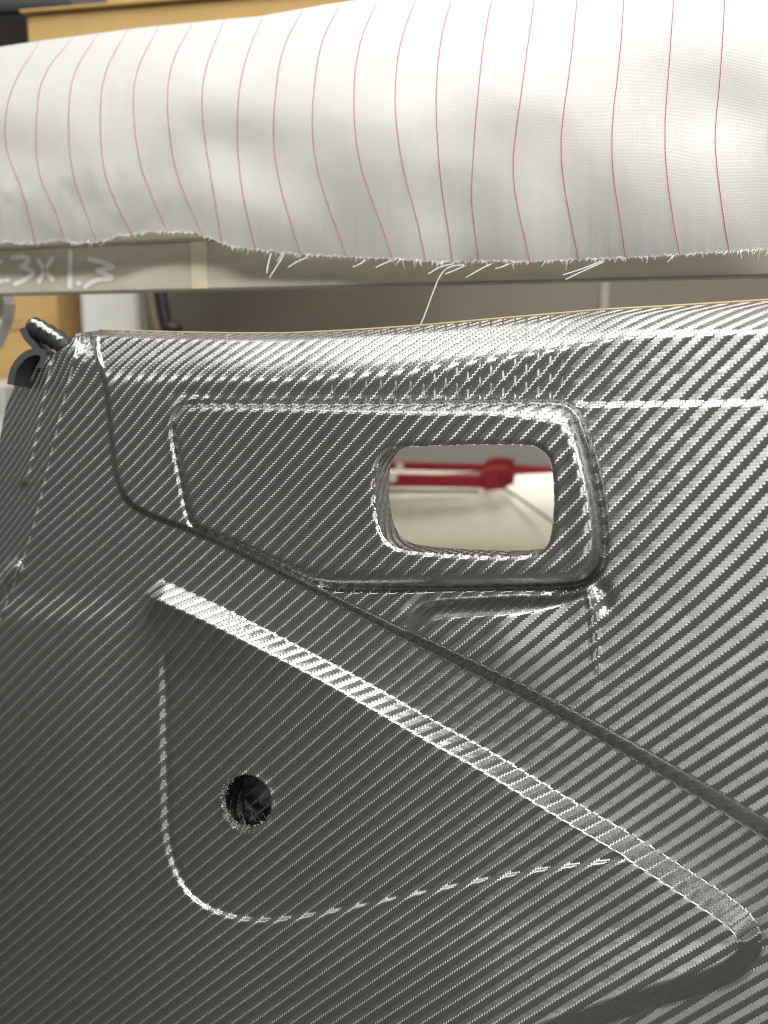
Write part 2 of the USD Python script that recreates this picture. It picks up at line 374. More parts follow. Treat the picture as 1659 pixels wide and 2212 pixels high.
# bulged corner below the bezel
Q = smooth_curve([(870, 1420), (893, 1360), (910, 1331), (935, 1316), (1060, 1310), (1190, 1303), (1250, 1288), (1276, 1282), (1284, 1300), (1288, 1450), (1290, 1720), (900, 1720)], 2, True)
dQ = sdist(Q, None, True)
fq = sst(1620, 1360, GY) * 0.45 + 0.55
wq = 12 + 14 * sst(1240, 1100, GX)
hQ = 12.0 * (1 - 0.78 * sst(1060, 1285, GX)) * fq * sst(-wq * 0.9, wq, dQ) * sst(1590, 1400, GY)
h += hQ * U
rg = smooth_curve([(1271, 1284), (1279, 1320), (1284, 1380), (1287, 1445)], 2); h += 1.5 * np.exp(-(dist_grid(rg) / 5.5) ** 2)
h -= 3.2 * np.exp(-((dQ + 26) / 16) ** 2) * sst(1340, 1300, GY) * U * (dP < -2) * sst(820, 930, GX)
# ridge with the plateau below it
a_dir = np.array([0.866, 0.5]); rel = np.stack([GX - 330, GY - 1290], -1); along = rel @ a_dir
Lp = ip(along, [(-50, 34), (0, 44), (150, 120), (400, 420), (700, 700), (1500, 900)])
f_pl = np.exp(-np.maximum(dE, 0) / Lp) * sst(-30, 18, along)
wE = ip(along, [(0, 44), (300, 44), (1100, 50), (1400, 52)]); wE = np.where((GY > 2040) & (GX > 1000), 48, wE); wE = gaussian_filter(wE, 8)
HE = ip(along, [(0, 14), (300, 16), (1400, 17)]) + 11 * sst(1720, 2140, GY) * sst(500, 1050, GX)
hE = HE * np.where(dE >= 0, f_pl, np.clip(1 + dE / wE, 0, 1) * sst(-30, 18, along))
h += hE
# shallow raised outline round the mounting hole
Fp = smooth_curve([(347, 1395), (350, 1500), (352, 1700), (355, 1800), (370, 1870), (405, 1935), (470, 1975), (560, 1992), (680, 1978), (900, 1932), (1100, 1890), (1260, 1867), (1412, 1852)], 3)
F_poly = np.vstack([Fp, [(1350, 1800), (500, 1330)]])
dF = sdist(Fp, F_poly)
fade = sst(1385, 1480, GY) * sst(1420, 1330, GX)
mF = (GY > 1380) & (dE > 0)
h -= np.where(mF, (2.5 - 0.9 * sst(450, 900, GX)) * fade * sst(-7, 7, dF) * np.exp(-np.maximum(dF, 0) / 260), 0)
h -= np.where(mF, 0.9 * fade * np.exp(-((dF - 9) / 6) ** 2), 0)
# frayed rim of the mounting hole
rn = meshkit.fbm(np.stack([XY[:, 0] / 9, XY[:, 1] / 9, XY[:, 0] * 0], -1), 3, 5).reshape(sh)
h += np.where(dH <= 0.1, (1.2 + 2.6 * (rn - 0.4)) * np.exp(dH / 7.0), 0)
# left side falls away
h -= 1.05 * MM * (np.sqrt(np.maximum(dC, 0) ** 2 + 36) - 6)
h -= np.where(dC > 0, 0, 0.13 * MM * np.maximum(70 + dC, 0) ** 2 / 140) * (dU < 0)
rg = smooth_curve([(104, 786), (86, 870), (70, 955), (52, 1040)], 2); dr = dist_grid(rg)
h += 6.0 * np.exp(-(dr / 8) ** 2)
rg = smooth_curve([(30, 1225), (8, 1255), (-20, 1290)], 2); dr = dist_grid(rg)
h += 7.0 * np.exp(-(dr / 13) ** 2)
h += 4.0 * sst(1275, 1345, GY) * sst(330, 150, GX) * np.exp(-np.maximum(GY - 1345, 0) / 350)
# pleats where the cloth turns over the corner
pl = sst(752, 738, GY) * sst(238, 205, GX)
h += pl * 1.3 * np.sin(GX / 17 * 2 * np.pi)
# hand-laid cloth is never quite flat
h += 1.5 * (meshkit.fbm(np.stack([XY[:, 0] / 260, XY[:, 1] / 260, XY[:, 0] * 0], -1), 2, 3).reshape(sh) - 0.5)
h += 0.16 * (meshkit.fbm(np.stack([XY[:, 0] / 28, XY[:, 1] / 28, XY[:, 0] * 0 + 4], -1), 2, 9).reshape(sh) - 0.5)
h = gaussian_filter(h, 1.3, mode='nearest')
PTS = on_panel(GX, GY, h / 1000)

# cloth coordinates: the tows follow the surface
W = 1.72e-3
rel = PTS - P0; S, T = rel @ SAX, rel @ TAX
arc = np.zeros(sh)
dT = np.abs(np.diff(T, axis=0)); dh = np.diff(gaussian_filter(h * U, (2, 6)), axis=0) / 1000
ex = np.sqrt(dT ** 2 + dh ** 2) - dT
ex *= (GY[1:] < 880)
arc[:-1] = np.cumsum(ex[::-1], 0)[::-1]
V = T + 0.85 * arc - 0.5 * gaussian_filter(hE, 4) / 1000
Uc = S - 0.7 * np.maximum(dC, 0) * MM * 0.4 / 1000
lw = (meshkit.fbm(np.stack([XY[:, 0] / 330, XY[:, 1] / 330, XY[:, 0] * 0 + 8], -1), 2, 21).reshape(sh) - 0.5) * 0.0025
bend = 0.012 * sst(520, 200, GX) * sst(1300, 850, GY) * sst(690, 840, GY)
u = (Uc - 0.13 * V + lw) / W; v = (V + (0.06 - 0.12 * sst(1450, 800, GY)) * S + lw * 0.6 + bend) / W
# tangents
def grad(A): return np.gradient(A, axis=1), np.gradient(A, axis=0)
ux, uy = grad(u); vx, vy = grad(v); Px, Py = np.gradient(PTS, axis=1), np.gradient(PTS, axis=0)
det = ux * vy - uy * vx; det = np.where(np.abs(det) < 1e-9, 1e-9, det)
Tu = (vy[..., None] * Px - vx[..., None] * Py) / det[..., None]; Tv = (-uy[..., None] * Px + ux[..., None] * Py) / det[..., None]
NV = np.cross(Py, Px); NV /= np.linalg.norm(NV, axis=-1)[..., None] + 1e-15
NV *= np.sign((NV @ NRM))[..., None]
nz_ = lambda a: a / (np.linalg.norm(a, axis=-1)[..., None] + 1e-15)
Tu, Tv = nz_(Tu), nz_(Tv)
WEV = np.stack([u, v, np.zeros(sh)], -1)

base_pt = PTS[-1, sh[1] // 2].copy()
panel = thing('carbon_fibre_panel', base_pt, 'large dark carbon fibre door panel with twill weave, rolled top rail and rectangular handle opening', 'car panel')

r_, c_ = np.meshgrid(np.arange(sh[0] - 1), np.arange(sh[1] - 1), indexing='ij')
k00 = (r_ * sh[1] + c_).ravel(); quads = np.stack([k00, k00 + sh[1], k00 + sh[1] + 1, k00 + 1], 1)
def cen(A): return (A[:-1, :-1] + A[1:, :-1] + A[1:, 1:] + A[:-1, 1:]).ravel() / 4
cO, cH, cP, cU, cE, cC, cQ, cF, cx, cy = map(cen, (dO, dH, dP, dU, dE, dC, dQ, dF, GX, GY))
cw1, cwE, cal, wqc = cen(w1), cen(wE), cen(along), cen(wq + 0 * GX)
keep = ~((cO > 0) | (cH > 0))
lab = np.full(len(quads), 'lower_panel', dtype=object)
lab[(cC > 0)] = 'side_flange'
inE = (cE > -cwE) & (cU < -cw1) & (cal > -40)
lab[inE & (cE < 0)] = 'armrest_ridge'
lab[(cF > 0) & (cE > 0) & (cy > 1380)] = 'raised_pad'
lab[(cU > -cw1) & (cU <= 0)] = 'step_wall'
lab[(cU > 0)] = 'upper_panel'
lab[(cU > 0) & (cy < 876)] = 'top_rail'
lab[(cU > 0) & (cQ > -14) & (cy > 1275) & (cy < 1560)] = 'pocket_bulge'
lab[(cU > 0) & (cQ > -wqc * 0.95) & (cQ < wqc * 0.8) & (cy > 1272) & (cy < 1352) & (cx < 1268)] = 'pocket_lip'
lab[(cU > 3) & (cQ > -16) & (cQ < 12) & (cy > 1325) & (cy < 1410) & (cx < 925)] = 'pocket_lip'
lab[(cP > 0)] = 'handle_bezel'
crr = cen(rr); lowright = ((cy > 1200 + 0.0 * cx) & (cx > 690)) | ((cx > 1225) & (cy > 960))
lab[(cP > -4) & (cP < 0.62 * crr) & lowright] = 'bezel_edge'
lab[inE & (cE < -3) & (cy > 2035) & (cx > 900)] = 'armrest_underside'
PT, NVf, TUf, TVf, WVf = (a.reshape(-1, 3) for a in (PTS, NV, Tu, Tv, WEV))
part_prims = {}
for nm in ('lower_panel', 'upper_panel', 'top_rail', 'handle_bezel', 'step_wall', 'armrest_ridge', 'raised_pad', 'pocket_bulge', 'side_flange', 'bezel_edge', 'armrest_underside', 'pocket_lip'):
    qd = quads[keep & (lab == nm)]
    ids, inv = np.unique(qd, return_inverse=True); qd = inv.reshape(-1, 4)
    f = np.vstack([qd[:, [0, 1, 2]], qd[:, [0, 2, 3]]])
    part_prims[nm] = obj(nm, trimesh.Trimesh(PT[ids], f, process=False), 'carbon_fold' if nm in ('step_wall', 'pocket_lip', 'bezel_edge', 'armrest_underside') else 'carbon_twill', part_prims['handle_bezel'] if nm == 'bezel_edge' else panel, normals=NVf[ids], prim={'weave': WVf[ids], 'tu': TUf[ids], 'tv': TVf[ids]})

def sleeve(name, poly, parent, depth, taper, seed, back=False, mat='carbon_twill', wob=0.0):
    """wall of a cut-out, running back from its lip along the panel's inward direction"""
    q = dense(poly, 3.0, True)[:-1]; n = len(q)
    d, idx = cKDTree(XY).query(q, k=4)
    hh = (h.ravel()[idx] / (d + 0.1)).sum(1) / (1 / (d + 0.1)).sum(1) / 1000
    L = on_panel(q[:, 0], q[:, 1], hh); c = L.mean(0)
    per = np.r_[0, np.cumsum(np.linalg.norm(np.diff(np.vstack([L, L[:1]]), axis=0), axis=1))][:-1]
    rows = 14; V_, W_ = [], []
    r2 = np.random.default_rng(seed); nzp = meshkit.fbm(np.stack([np.cos(np.arange(n) / n * 6.283) * 3, np.sin(np.arange(n) / n * 6.283) * 3, np.zeros(n) + seed], 1), 3, seed) - 0.5
    for k in range(rows):
        t = k / (rows - 1)
        sc = 1 - taper * t
        ring = c + (L - c) * sc - NRM * (depth * t) + (L - c) * (wob * nzp * (1 - abs(2 * t - 1)))[:, None]
        V_.append(ring); W_.append(np.stack([per / W, np.full(n, depth * t / W) + per * 0.0, np.zeros(n)], 1))
    V_ = np.array(V_); W_ = np.array(W_)
    V_ = np.concatenate([V_, V_[:, :1]], 1); W_ = np.concatenate([W_, np.tile(np.r_[per[-1] / W + 2, 0, 0], (rows, 1, 1)) + W_[:, :1] * [0, 1, 0]], 1); n += 1
    i, j = np.meshgrid(np.arange(rows - 1), np.arange(n - 1), indexing='ij')
    qd = np.stack([i * n + j, i * n + j + 1, (i + 1) * n + j + 1, (i + 1) * n + j], -1).reshape(-1, 4)
    Tp = np.gradient(V_, axis=1); Tp = nz_(Tp); Td = nz_(np.gradient(V_, axis=0)); Nn = nz_(np.cross(Tp, Td))
    inw = np.sum(Nn * (c - V_), -1); Nn *= np.sign(inw + 1e-12)[..., None]
    f = np.vstack([qd[:, [0, 1, 2]], qd[:, [0, 2, 3]]]); vv = V_.reshape(-1, 3); g = np.cross(vv[f[:, 1]] - vv[f[:, 0]], vv[f[:, 2]] - vv[f[:, 0]])
    if np.sum(g * Nn.reshape(-1, 3)[f[:, 0]]) < 0: f = f[:, ::-1]
    p = obj(name, trimesh.Trimesh(V_.reshape(-1, 3), f, process=False), mat, parent, normals=Nn.reshape(-1, 3), prim={'weave': W_.reshape(-1, 3), 'tu': Tp.reshape(-1, 3), 'tv': Td.reshape(-1, 3)})
    return p, V_[-1], c
sleeve('opening_wall', opening, part_prims['handle_bezel'], 0.034, -0.02, 2)
hp, ringb, hc = sleeve('hole_sleeve', hole, panel, 0.028, 0.06, 5, mat='carbon_shaded', wob=0.12)
# a second layer of carbon cloth closes the mounting hole at the back
bx, by = np.meshgrid(np.linspace(-0.045, 0.045, 30), np.linspace(-0.045, 0.045, 30)); bc = hc - NRM * 0.030
bp = bc + bx[..., None] * SAX + by[..., None] * TAX + NRM * (0.2 * bx[..., None] + 0.004 * np.sin(by[..., None] * 60)); n = 30
i, j = np.meshgrid(np.arange(n - 1), np.arange(n - 1), indexing='ij'); qd = np.stack([i * n + j, i * n + j + 1, (i + 1) * n + j + 1, (i + 1) * n + j], -1).reshape(-1, 4)
bw = np.stack([(bx - 0.13 * by) / W, (by + 0.06 * bx) / W, bx * 0], -1)
obj('backing_layer', trimesh.Trimesh(bp.reshape(-1, 3), np.vstack([qd[:, [0, 1, 2]], qd[:, [0, 2, 3]]]), process=False), 'carbon_shaded', panel,
    normals=np.tile(NRM, (n * n, 1)), prim={'weave': bw.reshape(-1, 3), 'tu': np.tile(SAX, (n * n, 1)), 'tv': np.tile(TAX, (n * n, 1))})
# thin tan line along the rail's far rim
ex_ = np.linspace(216, X1, 160); ey_ = np.interp(ex_, gx, ytop)
hv = np.interp(ex_, gx, h[0]) / 1000
obj('tan_edge_line', tube(on_panel(ex_, ey_ - 1.5, hv - 0.004), 0.0011, 6), 'tan_edge_line', panel, smooth=True)
# frayed tufts round the mounting hole
tuft = []
for k in range(420):
    a = rng.normal(0.62, 0.30) * np.pi if k < 330 else rng.uniform(0, 2) * np.pi; rr_ = rng.uniform(0.95, 1.13)
    p = np.array([537 + 52 * rr_ * math.cos(a), 1730 + 59 * rr_ * math.sin(a)]); d = np.array([rng.normal(), rng.normal()]); d *= rng.uniform(3, 7) / np.linalg.norm(d)
    A = on_panel(p[0], p[1], 0.004 + rng.uniform(0, 0.002)); B = on_panel(p[0] + d[0], p[1] + d[1], 0.005 + rng.uniform(0, 0.003))
    tuft.append(tube([A, (A + B) / 2 + NRM * 0.0006, B], 0.00022, 3, False))
simple('fray', (0.55, 0.55, 0.53), 0.35, 0.2, 400, metallic=0.7)
tag(obj('frayed_rim', trimesh.util.concatenate(tuft), 'fray', panel), kind='stuff')

# rolled cloth tabs at the panel's far upper corner
zc = 0.85
def strip_loop(name, pts, width, z, mat='rubber', thick=0.003):
    c = dense(smooth_curve(pts, 3), 2.0); P = at(c[:, 0], c[:, 1], np.full(len(c), z))
    t = nz_(np.gradient(P, axis=0)); o = nz_(np.cross(t, fwd)); dv = (fwd * 0.8 + right * 0.3) * width
    ring = [P + o * thick - dv / 2, P + o * thick + dv / 2, P - o * thick + dv / 2, P - o * thick - dv / 2]
    Vv = np.stack(ring, 1).reshape(-1, 3); f = []
    for i in range(len(P) - 1):
        for k in range(4):
            a, b = i * 4 + k, i * 4 + (k + 1) % 4; f += [[a, b, b + 4], [a, b + 4, a + 4]]
    e_ = (len(P) - 1) * 4; f += [[0, 2, 1], [0, 3, 2], [e_, e_ + 1, e_ + 2], [e_, e_ + 2, e_ + 3]]
    return obj(name, trimesh.Trimesh(Vv, f, process=False), mat, panel, smooth=40)
strip_loop('cloth_loop', [(44, 835), (50, 800), (72, 772), (100, 762), (118, 770), (110, 800)], 0.03, zc)
rl = at(np.array([72, 92, 114, 136, 150]), np.array([706, 716, 728, 744, 760]), np.array([.87, .865, .86, .855, .855]))
tp = smooth_curve3(rl); tab = obj('rolled_tab', tube(tp, 0.0092 + 0.0006 * np.sin(np.arange(len(tp)) * 0.9), 18), 'rubber', panel, smooth=40)
strip_loop('cloth_loop', [(62, 712), (70, 732), (84, 746), (98, 762), (108, 790)], 0.02, 0.868)
for k in range(13):
    t = k / 12; x = 78 + 64 * t + rng.normal(0, 1.0) + (4 if k % 2 else -4); y = 697 + 46 * t ** 1.2 + (4.5 if k % 2 else -3.0)
    b = box_mesh((0, 0, 0), 0.0058, 0.0016, 0.0030 + rng.uniform(0, .001), 0, 0.0006); b.apply_transform(trimesh.transformations.rotation_matrix(0.5 + rng.normal(0, 0.25), [0, 1, 0])); b.apply_translation(at(x, y, 0.8535 - 0.006 * t)); obj('stitch', b, 'stitch', tab)

# ------------------------------------------------------------------ the roll of white peel ply
YR = math.radians(20); nr = np.array([-math.sin(YR), -math.cos(YR), 0.0]); ZR = 0.82
PR = CAM + ray(CX, 330) * ZR
def on_roll(x, y, off):
    r = ray(x, y); t = ((PR - CAM) @ nr + np.asarray(off)) / (r @ nr); return CAM + r * t[..., None]
rt = [(-150, 128), (0, 101), (100, 86), (300, 60), (500, 40), (560, 35), (700, 10), (900, -18), (1200, -52), (1659, -100), (1800, -115)]
rb = [(-150, 520), (0, 523), (60, 528), (130, 520), (165, 526), (225, 522), (255, 511), (330, 501), (420, 503), (452, 515), (500, 533), (560, 541), (640, 550), (750, 556), (850, 560), (950, 568), (1050, 565), (1140, 567), (1250, 562), (1400, 556), (1550, 547), (1659, 540), (1800, 533)]
RB = 0.085
def sheet_off(x, b):
    o = np.where(b < 0.5, -RB * (1 - np.sqrt(np.clip(1 - (1 - b / 0.5) ** 2, 0, 1))), 0.0)
    o = o - 0.03 * np.maximum(b - 0.6, 0) ** 2 * 4 * (0.4 + 0.6 * sst(300, 700, x))
    lo = sst(0.05, 0.55, b)
    q = np.stack([x / 300 + b * 0.5, b * 2.0 - x / 800, x * 0], -1)
    o = o + lo * 0.023 * (meshkit.fbm(q, 2, 31) - 0.5)
    q = np.stack([x / 90 - b * 1.2, b * 3.0 + x / 300, x * 0 + 3], -1)
    o = o + lo * 0.0035 * (meshkit.fbm(q, 3, 33) - 0.5) * (0.6 + 2.4 * sst(420, 150, x) * sst(0.5, 0.8, b))
    # flutes at the hem
    o = o + 0.006 * sst(0.55, 1, b) * np.sin(x / 58 + 1.5 * np.sin(x / 170)) * sst(300, 520, x)
    o = o - 0.004 * sst(0.8, 1, b) * np.exp(-((x - 350) / 80) ** 2)
    return o
def sheet(x, b, lift=0.0):
    x = np.asarray(x, float); b = np.asarray(b, float); y0, y1 = ip(x, rt), ip(x, rb) + 2.2 * np.sin(x / 7.3) * np.sin(x / 3.1)
    return on_roll(x, y0 + (y1 - y0) * np.maximum(b, 0), sheet_off(x, np.maximum(b, 0)) + lift)
tr = [[(85, 92), (20, 190), (5, 310), (45, 400), (75, 520)], [(158, 80), (90, 160), (77, 250), (78, 370), (118, 450), (140, 518)], [(212, 72), (160, 150), (147, 220), (150, 360), (185, 460), (208, 520)],
      [(278, 62), (225, 150), (215, 240), (220, 360), (250, 440), (286, 507)], [(345, 55), (292, 150), (286, 240), (300, 350), (330, 430), (362, 502)], [(418, 47), (370, 130), (358, 220), (375, 360), (410, 450), (440, 512)],
      [(485, 42), (440, 150), (434, 240), (450, 350), (465, 440), (480, 526)], [(568, 34), (520, 150), (510, 280), (520, 400), (535, 470), (552, 540)], [(655, 20), (605, 110), (590, 250), (592, 340), (615, 440), (650, 550)],
      [(740, 2), (690, 90), (672, 240), (680, 350), (710, 450), (750, 556)], [(820, -8), (770, 100), (762, 250), (780, 370), (815, 460), (848, 560)], [(905, -18), (862, 90), (850, 220), (868, 360), (900, 470), (920, 564)],
      [(985, -28), (950, 80), (940, 220), (950, 380), (965, 480), (978, 567)], [(1070, -38), (1045, 80), (1030, 230), (1018, 400), (1020, 460), (1034, 566)], [(1160, -48), (1140, 100), (1115, 280), (1107, 350), (1112, 420), (1145, 566)],
      [(1252, -58), (1235, 120), (1212, 280), (1212, 350), (1225, 440), (1250, 562)], [(1352, -68), (1340, 120), (1322, 260), (1322, 360), (1335, 450), (1352, 558)], [(1460, -80), (1445, 150), (1435, 280), (1440, 380), (1455, 480), (1468, 552)],
      [(1570, -90), (1558, 150), (1545, 270), (1545, 330), (1560, 450), (1575, 546)], [(1690, -103), (1672, 150), (1660, 290), (1664, 360), (1680, 450), (1695, 538)]]
roll = thing('fabric_roll', on_roll(np.array(830.), np.array(560.), np.array(0.)), 'roll of shiny white woven fabric with thin red tracer lines and a frayed hem', 'fabric roll')
bb = np.r_[np.linspace(0, 0.12, 26)[:-1] ** 1.0, np.linspace(0.12, 1, 170)]
sx = np.arange(-110, 1781, 5.0)
SX, SB = np.meshgrid(sx, bb); SP = sheet(SX, SB)
# the cloth coordinate across follows the tracer lines
trc = []
for ln in tr:
    c = smooth_curve(ln, 2); y = np.linspace(-110, 570, 200); trc.append(np.interp(y, c[:, 1], c[:, 0]))
trc = np.array(trc)                                     # line, y
ygrid = np.linspace(-110, 570, 200)
SYY = ip(SX, rt) + (ip(SX, rb) - ip(SX, rt)) * SB
iy = np.clip((SYY + 110) / 680 * 199, 0, 198.99); i0 = iy.astype(int); fr = iy - i0
xq = np.linspace(-120, 1800, 961); TAB = np.empty((200, 961))
for k in range(200):
    col = trc[:, k]; TAB[k] = np.interp(xq, col, np.arange(len(col))); TAB[k] = np.where(xq < col[0], (xq - col[0]) / 70, TAB[k]); TAB[k] = np.where(xq > col[-1], len(col) - 1 + (xq - col[-1]) / 115, TAB[k])
UU = map_coordinates(TAB, [iy, (SX + 120) / 2.0], order=1, mode='nearest')
VVc = np.zeros(SX.shape); VVc[1:] = np.cumsum(np.linalg.norm(np.diff(SP, axis=0), axis=-1), 0)
cu, cv = UU * 34.0, VVc / 0.0011
gux, guy = np.gradient(cu, axis=1), np.gradient(cu, axis=0); gvx, gvy = np.gradient(cv, axis=1), np.gradient(cv, axis=0)
Px, Py = np.gradient(SP, axis=1), np.gradient(SP, axis=0); det = gux * gvy - guy * gvx; det = np.where(abs(det) < 1e-9, 1e-9, det)
cTu = nz_((gvy[..., None] * Px - gvx[..., None] * Py) / det[..., None]); cTv = nz_((-guy[..., None] * Px + gux[..., None] * Py) / det[..., None])
CN = nz_(np.cross(Py, Px)); CN *= np.sign(CN @ (nr + np.array([0, 0, .3])))[..., None]
n2 = SX.shape[1]; i, j = np.meshgrid(np.arange(SX.shape[0] - 1), np.arange(n2 - 1), indexing='ij')
qd = np.stack([i * n2 + j, (i + 1) * n2 + j, (i + 1) * n2 + j + 1, i * n2 + j + 1], -1).reshape(-1, 4)
sheet_p = obj('fabric_sheet', trimesh.Trimesh(SP.reshape(-1, 3), np.vstack([qd[:, [0, 1, 2]], qd[:, [0, 2, 3]]]), process=False), 'peel_ply', roll, normals=CN.reshape(-1, 3),
    prim={'weave': np.stack([cu, cv, cu * 0], -1).reshape(-1, 3), 'tu': cTu.reshape(-1, 3), 'tv': cTv.reshape(-1, 3)})
for ln in tr:
    c = dense(smooth_curve(ln, 2), 4.0); b = (c[:, 1] - ip(c[:, 0], rt)) / (ip(c[:, 0], rb) - ip(c[:, 0], rt)); b = np.clip(b, 0.004, 1.0)
    x = c[:, 0] + rng.normal(0, 0.25, len(c))
    wd = ip(x, [(0, 0.65), (700, 0.8), (1659, 1.05)])
    A, B = sheet(x - wd, b, 0.0007), sheet(x + wd, b, 0.0007); Mid = sheet(x, b, 0.0012)
    Vv = np.stack([A, Mid, B], 1).reshape(-1, 3); f = []
    for k in range(len(c) - 1):
        for s_ in (0, 1):
            a = k * 3 + s_; f += [[a, a + 3, a + 4], [a, a + 4, a + 1]]
    obj('red_tracer', trimesh.Trimesh(Vv, f, process=False), 'red_thread', roll)
# hem fringe
fr_ = []
for k in range(900):
    x = rng.uniform(-60, 1740); L = rng.gamma(2.0, 2.6); A = sheet(x, 0.995)
    ang = rng.normal(0.0, 0.5); d = right * math.sin(ang) - np.array([0, 0, 1]) * math.cos(ang) + nr * rng.normal(0.1, 0.25)
    B = A + d * (L * 0.00042); fr_.append(tube([A, (A + B) / 2 + nr * 0.0004, B], [0.0003, 0.00025, 0.00018], 3, False))
tag(obj('hem_fringe', trimesh.util.concatenate(fr_), 'white_thread', roll), kind='stuff')
for pts in ([(586, 547), (580, 565), (576, 590)], [(612, 552), (598, 575), (582, 600)], [(664, 556), (640, 566), (622, 578)], [(790, 562), (775, 572), (762, 577)], [(846, 563), (828, 570), (812, 578)],
            [(1002, 572), (972, 575), (952, 590), (932, 640), (918, 680), (906, 708)], [(1004, 574), (980, 585), (962, 592)], [(1062, 570), (1040, 580), (1006, 600)], [(1100, 570), (1082, 578), (1070, 580)],
            [(1300, 564), (1260, 580), (1216, 594)], [(1304, 566), (1262, 584), (1222, 604)], [(980, 570), (950, 576), (925, 592)]):
    p = np.array(pts, float); P = on_roll(p[:, 0], p[:, 1], np.linspace(sheet_off(p[0:1, 0], np.array([1.0]))[0], 0.012, len(p)))
    obj('loose_thread', tube(smooth_curve3(P), np.linspace(0.00055, 0.00035, len(smooth_curve3(P))), 5), 'white_thread', roll, smooth=True)

# ------------------------------------------------------------------ shelf beam behind the roll, with chalk figures
ZB = 0.90
def plane_pt(x, y, z0, off=0.0):
    r = ray(x, y); p = CAM + ray(CX, 600) * z0; t = ((p - CAM) @ nr + off) / (r @ nr); return CAM + r * np.asarray(t)[..., None]
ax_r = np.array([math.cos(YR), -math.sin(YR), 0.0]); UPW = np.array([0, 0, 1.0])
bl, brt = plane_pt(0, 640, ZB), plane_pt(1659, 592, ZB)
zb = (bl[2] + brt[2]) / 2
cxm = plane_pt(CX, 615, ZB)
beam = thing('shelf_beam', (cxm[0], cxm[1], zb), 'long grey metal shelf beam with chalk figures below the white fabric roll', 'shelf beam')
BH = 0.062
rzb = -YR
def beam_box(du, dz, w, hgt, thick, front, bev=0.002):
    c = np.array([cxm[0], cxm[1], zb]) + ax_r * du + UPW * (dz + hgt / 2) + nr * (front - thick / 2)
    return box_mesh(c, w, thick, hgt, rzb, bev)
obj('front_face', beam_box(0, 0, 2.0, BH - 0.012, 0.03, 0), 'beam_metal', beam)
obj('top_lip', beam_box(0, BH - 0.0125, 2.0, 0.014, 0.036, 0.004, 0.003), 'beam_lip', beam)
obj('tape_strip', beam_box(plane_pt(432, 600, ZB).dot(ax_r) - cxm.dot(ax_r), 0.001, 0.019, BH - 0.014, 0.0012, 0.0013, 0.0003), 'tape', beam)
def stroke(pts, wid=5.0):
    c = dense(smooth_curve(np.array(pts, float), 2), 1.5); s = shapely.LineString(c).buffer(wid)
    m = trimesh.creation.extrude_polygon(s.simplify(0.2), 0.0006)
    o = plane_pt(m.vertices[:, 0], m.vertices[:, 1], ZB, 0.0003); o += nr * m.vertices[:, 2:3]
    mm_ = trimesh.Trimesh(o, m.faces, process=False); return mm_
D_ = lambda l: [(x / 1.0127, y / 1.0127) for x, y in l]
for pts in (D_([(-14, 575), (2, 573)]), D_([(-24, 614), (-8, 619), (5, 615)]), D_([(15, 613), (18, 614)]), D_([(29, 564), (50, 560), (63, 566), (60, 576), (44, 584), (62, 588), (74, 596), (66, 607), (34, 622)]),
            D_([(85, 570), (100, 592), (115, 612)]), D_([(114, 566), (100, 590), (86, 616)]), D_([(155, 553), (154, 590), (153, 628)]), D_([(172, 620), (174, 621)]),
            D_([(197, 567), (225, 574), (247, 582), (246, 586), (208, 591), (230, 599), (246, 608), (238, 611), (210, 612), (188, 627)])):
    obj('chalk_stroke', stroke(pts), 'chalk', beam)

# ------------------------------------------------------------------ things behind
def placed_box(name, x0, y0, x1, y1, z, depth, mat, label, cat, yaw=YR, sub=None, bev=0.004, group=None):
    """box whose front face covers the given stretch of the drawing at distance z, turned by yaw"""
    c = at(np.array((x0 + x1) / 2), np.array((y0 + y1) / 2), np.array(z)); nrm = np.array([-math.sin(yaw), -math.cos(yaw), 0])
    w = (x1 - x0) / F * z / max(math.cos(yaw), .3); hh = (y1 - y0) / F * z
    t = thing(name, c - UPW * hh / 2, label, cat, group)
    obj('body', box_mesh(c - nrm * depth / 2, w, depth, hh, -yaw, bev), mat, t)
    return t, c, nrm, w, hh
t, c, nrm, w, hh = placed_box('cardboard_box', 30, 12, 900, 330, 1.30, 0.25, 'cardboard', 'tan cardboard carton standing behind the white fabric roll', 'carton', yaw=math.radians(12))
obj('lid_flap', box_mesh(c + UPW * (hh / 2 + 0.002) - nrm * 0.12, w * 1.01, 0.26, 0.004, -math.radians(12), 0.001), 'cardboard_side', t)
t, c, nrm, w, hh = placed_box('storage_case', -130, -70, 160, 38, 1.42, 0.2, 'dark_grey', 'dark grey case at the top left above the tan carton', 'case', yaw=math.radians(5))
obj('case_rim', box_mesh(c + nrm * 0.003 - UPW * hh * 0.32, w * 1.01, 0.012, 0.012, -math.radians(5), 0.002), 'rubber', t)
t, c, nrm, w, hh = placed_box('cardboard_box', 150, -120, 900, 24, 1.60, 0.2, 'cardboard_side', 'brown carton farther back beside the dark grey case', 'carton', yaw=math.radians(8))
obj('tape_seam', box_mesh(c + nrm * 0.001, w * 0.99, 0.002, 0.03, -math.radians(8), 0.0005), 'tape', t)

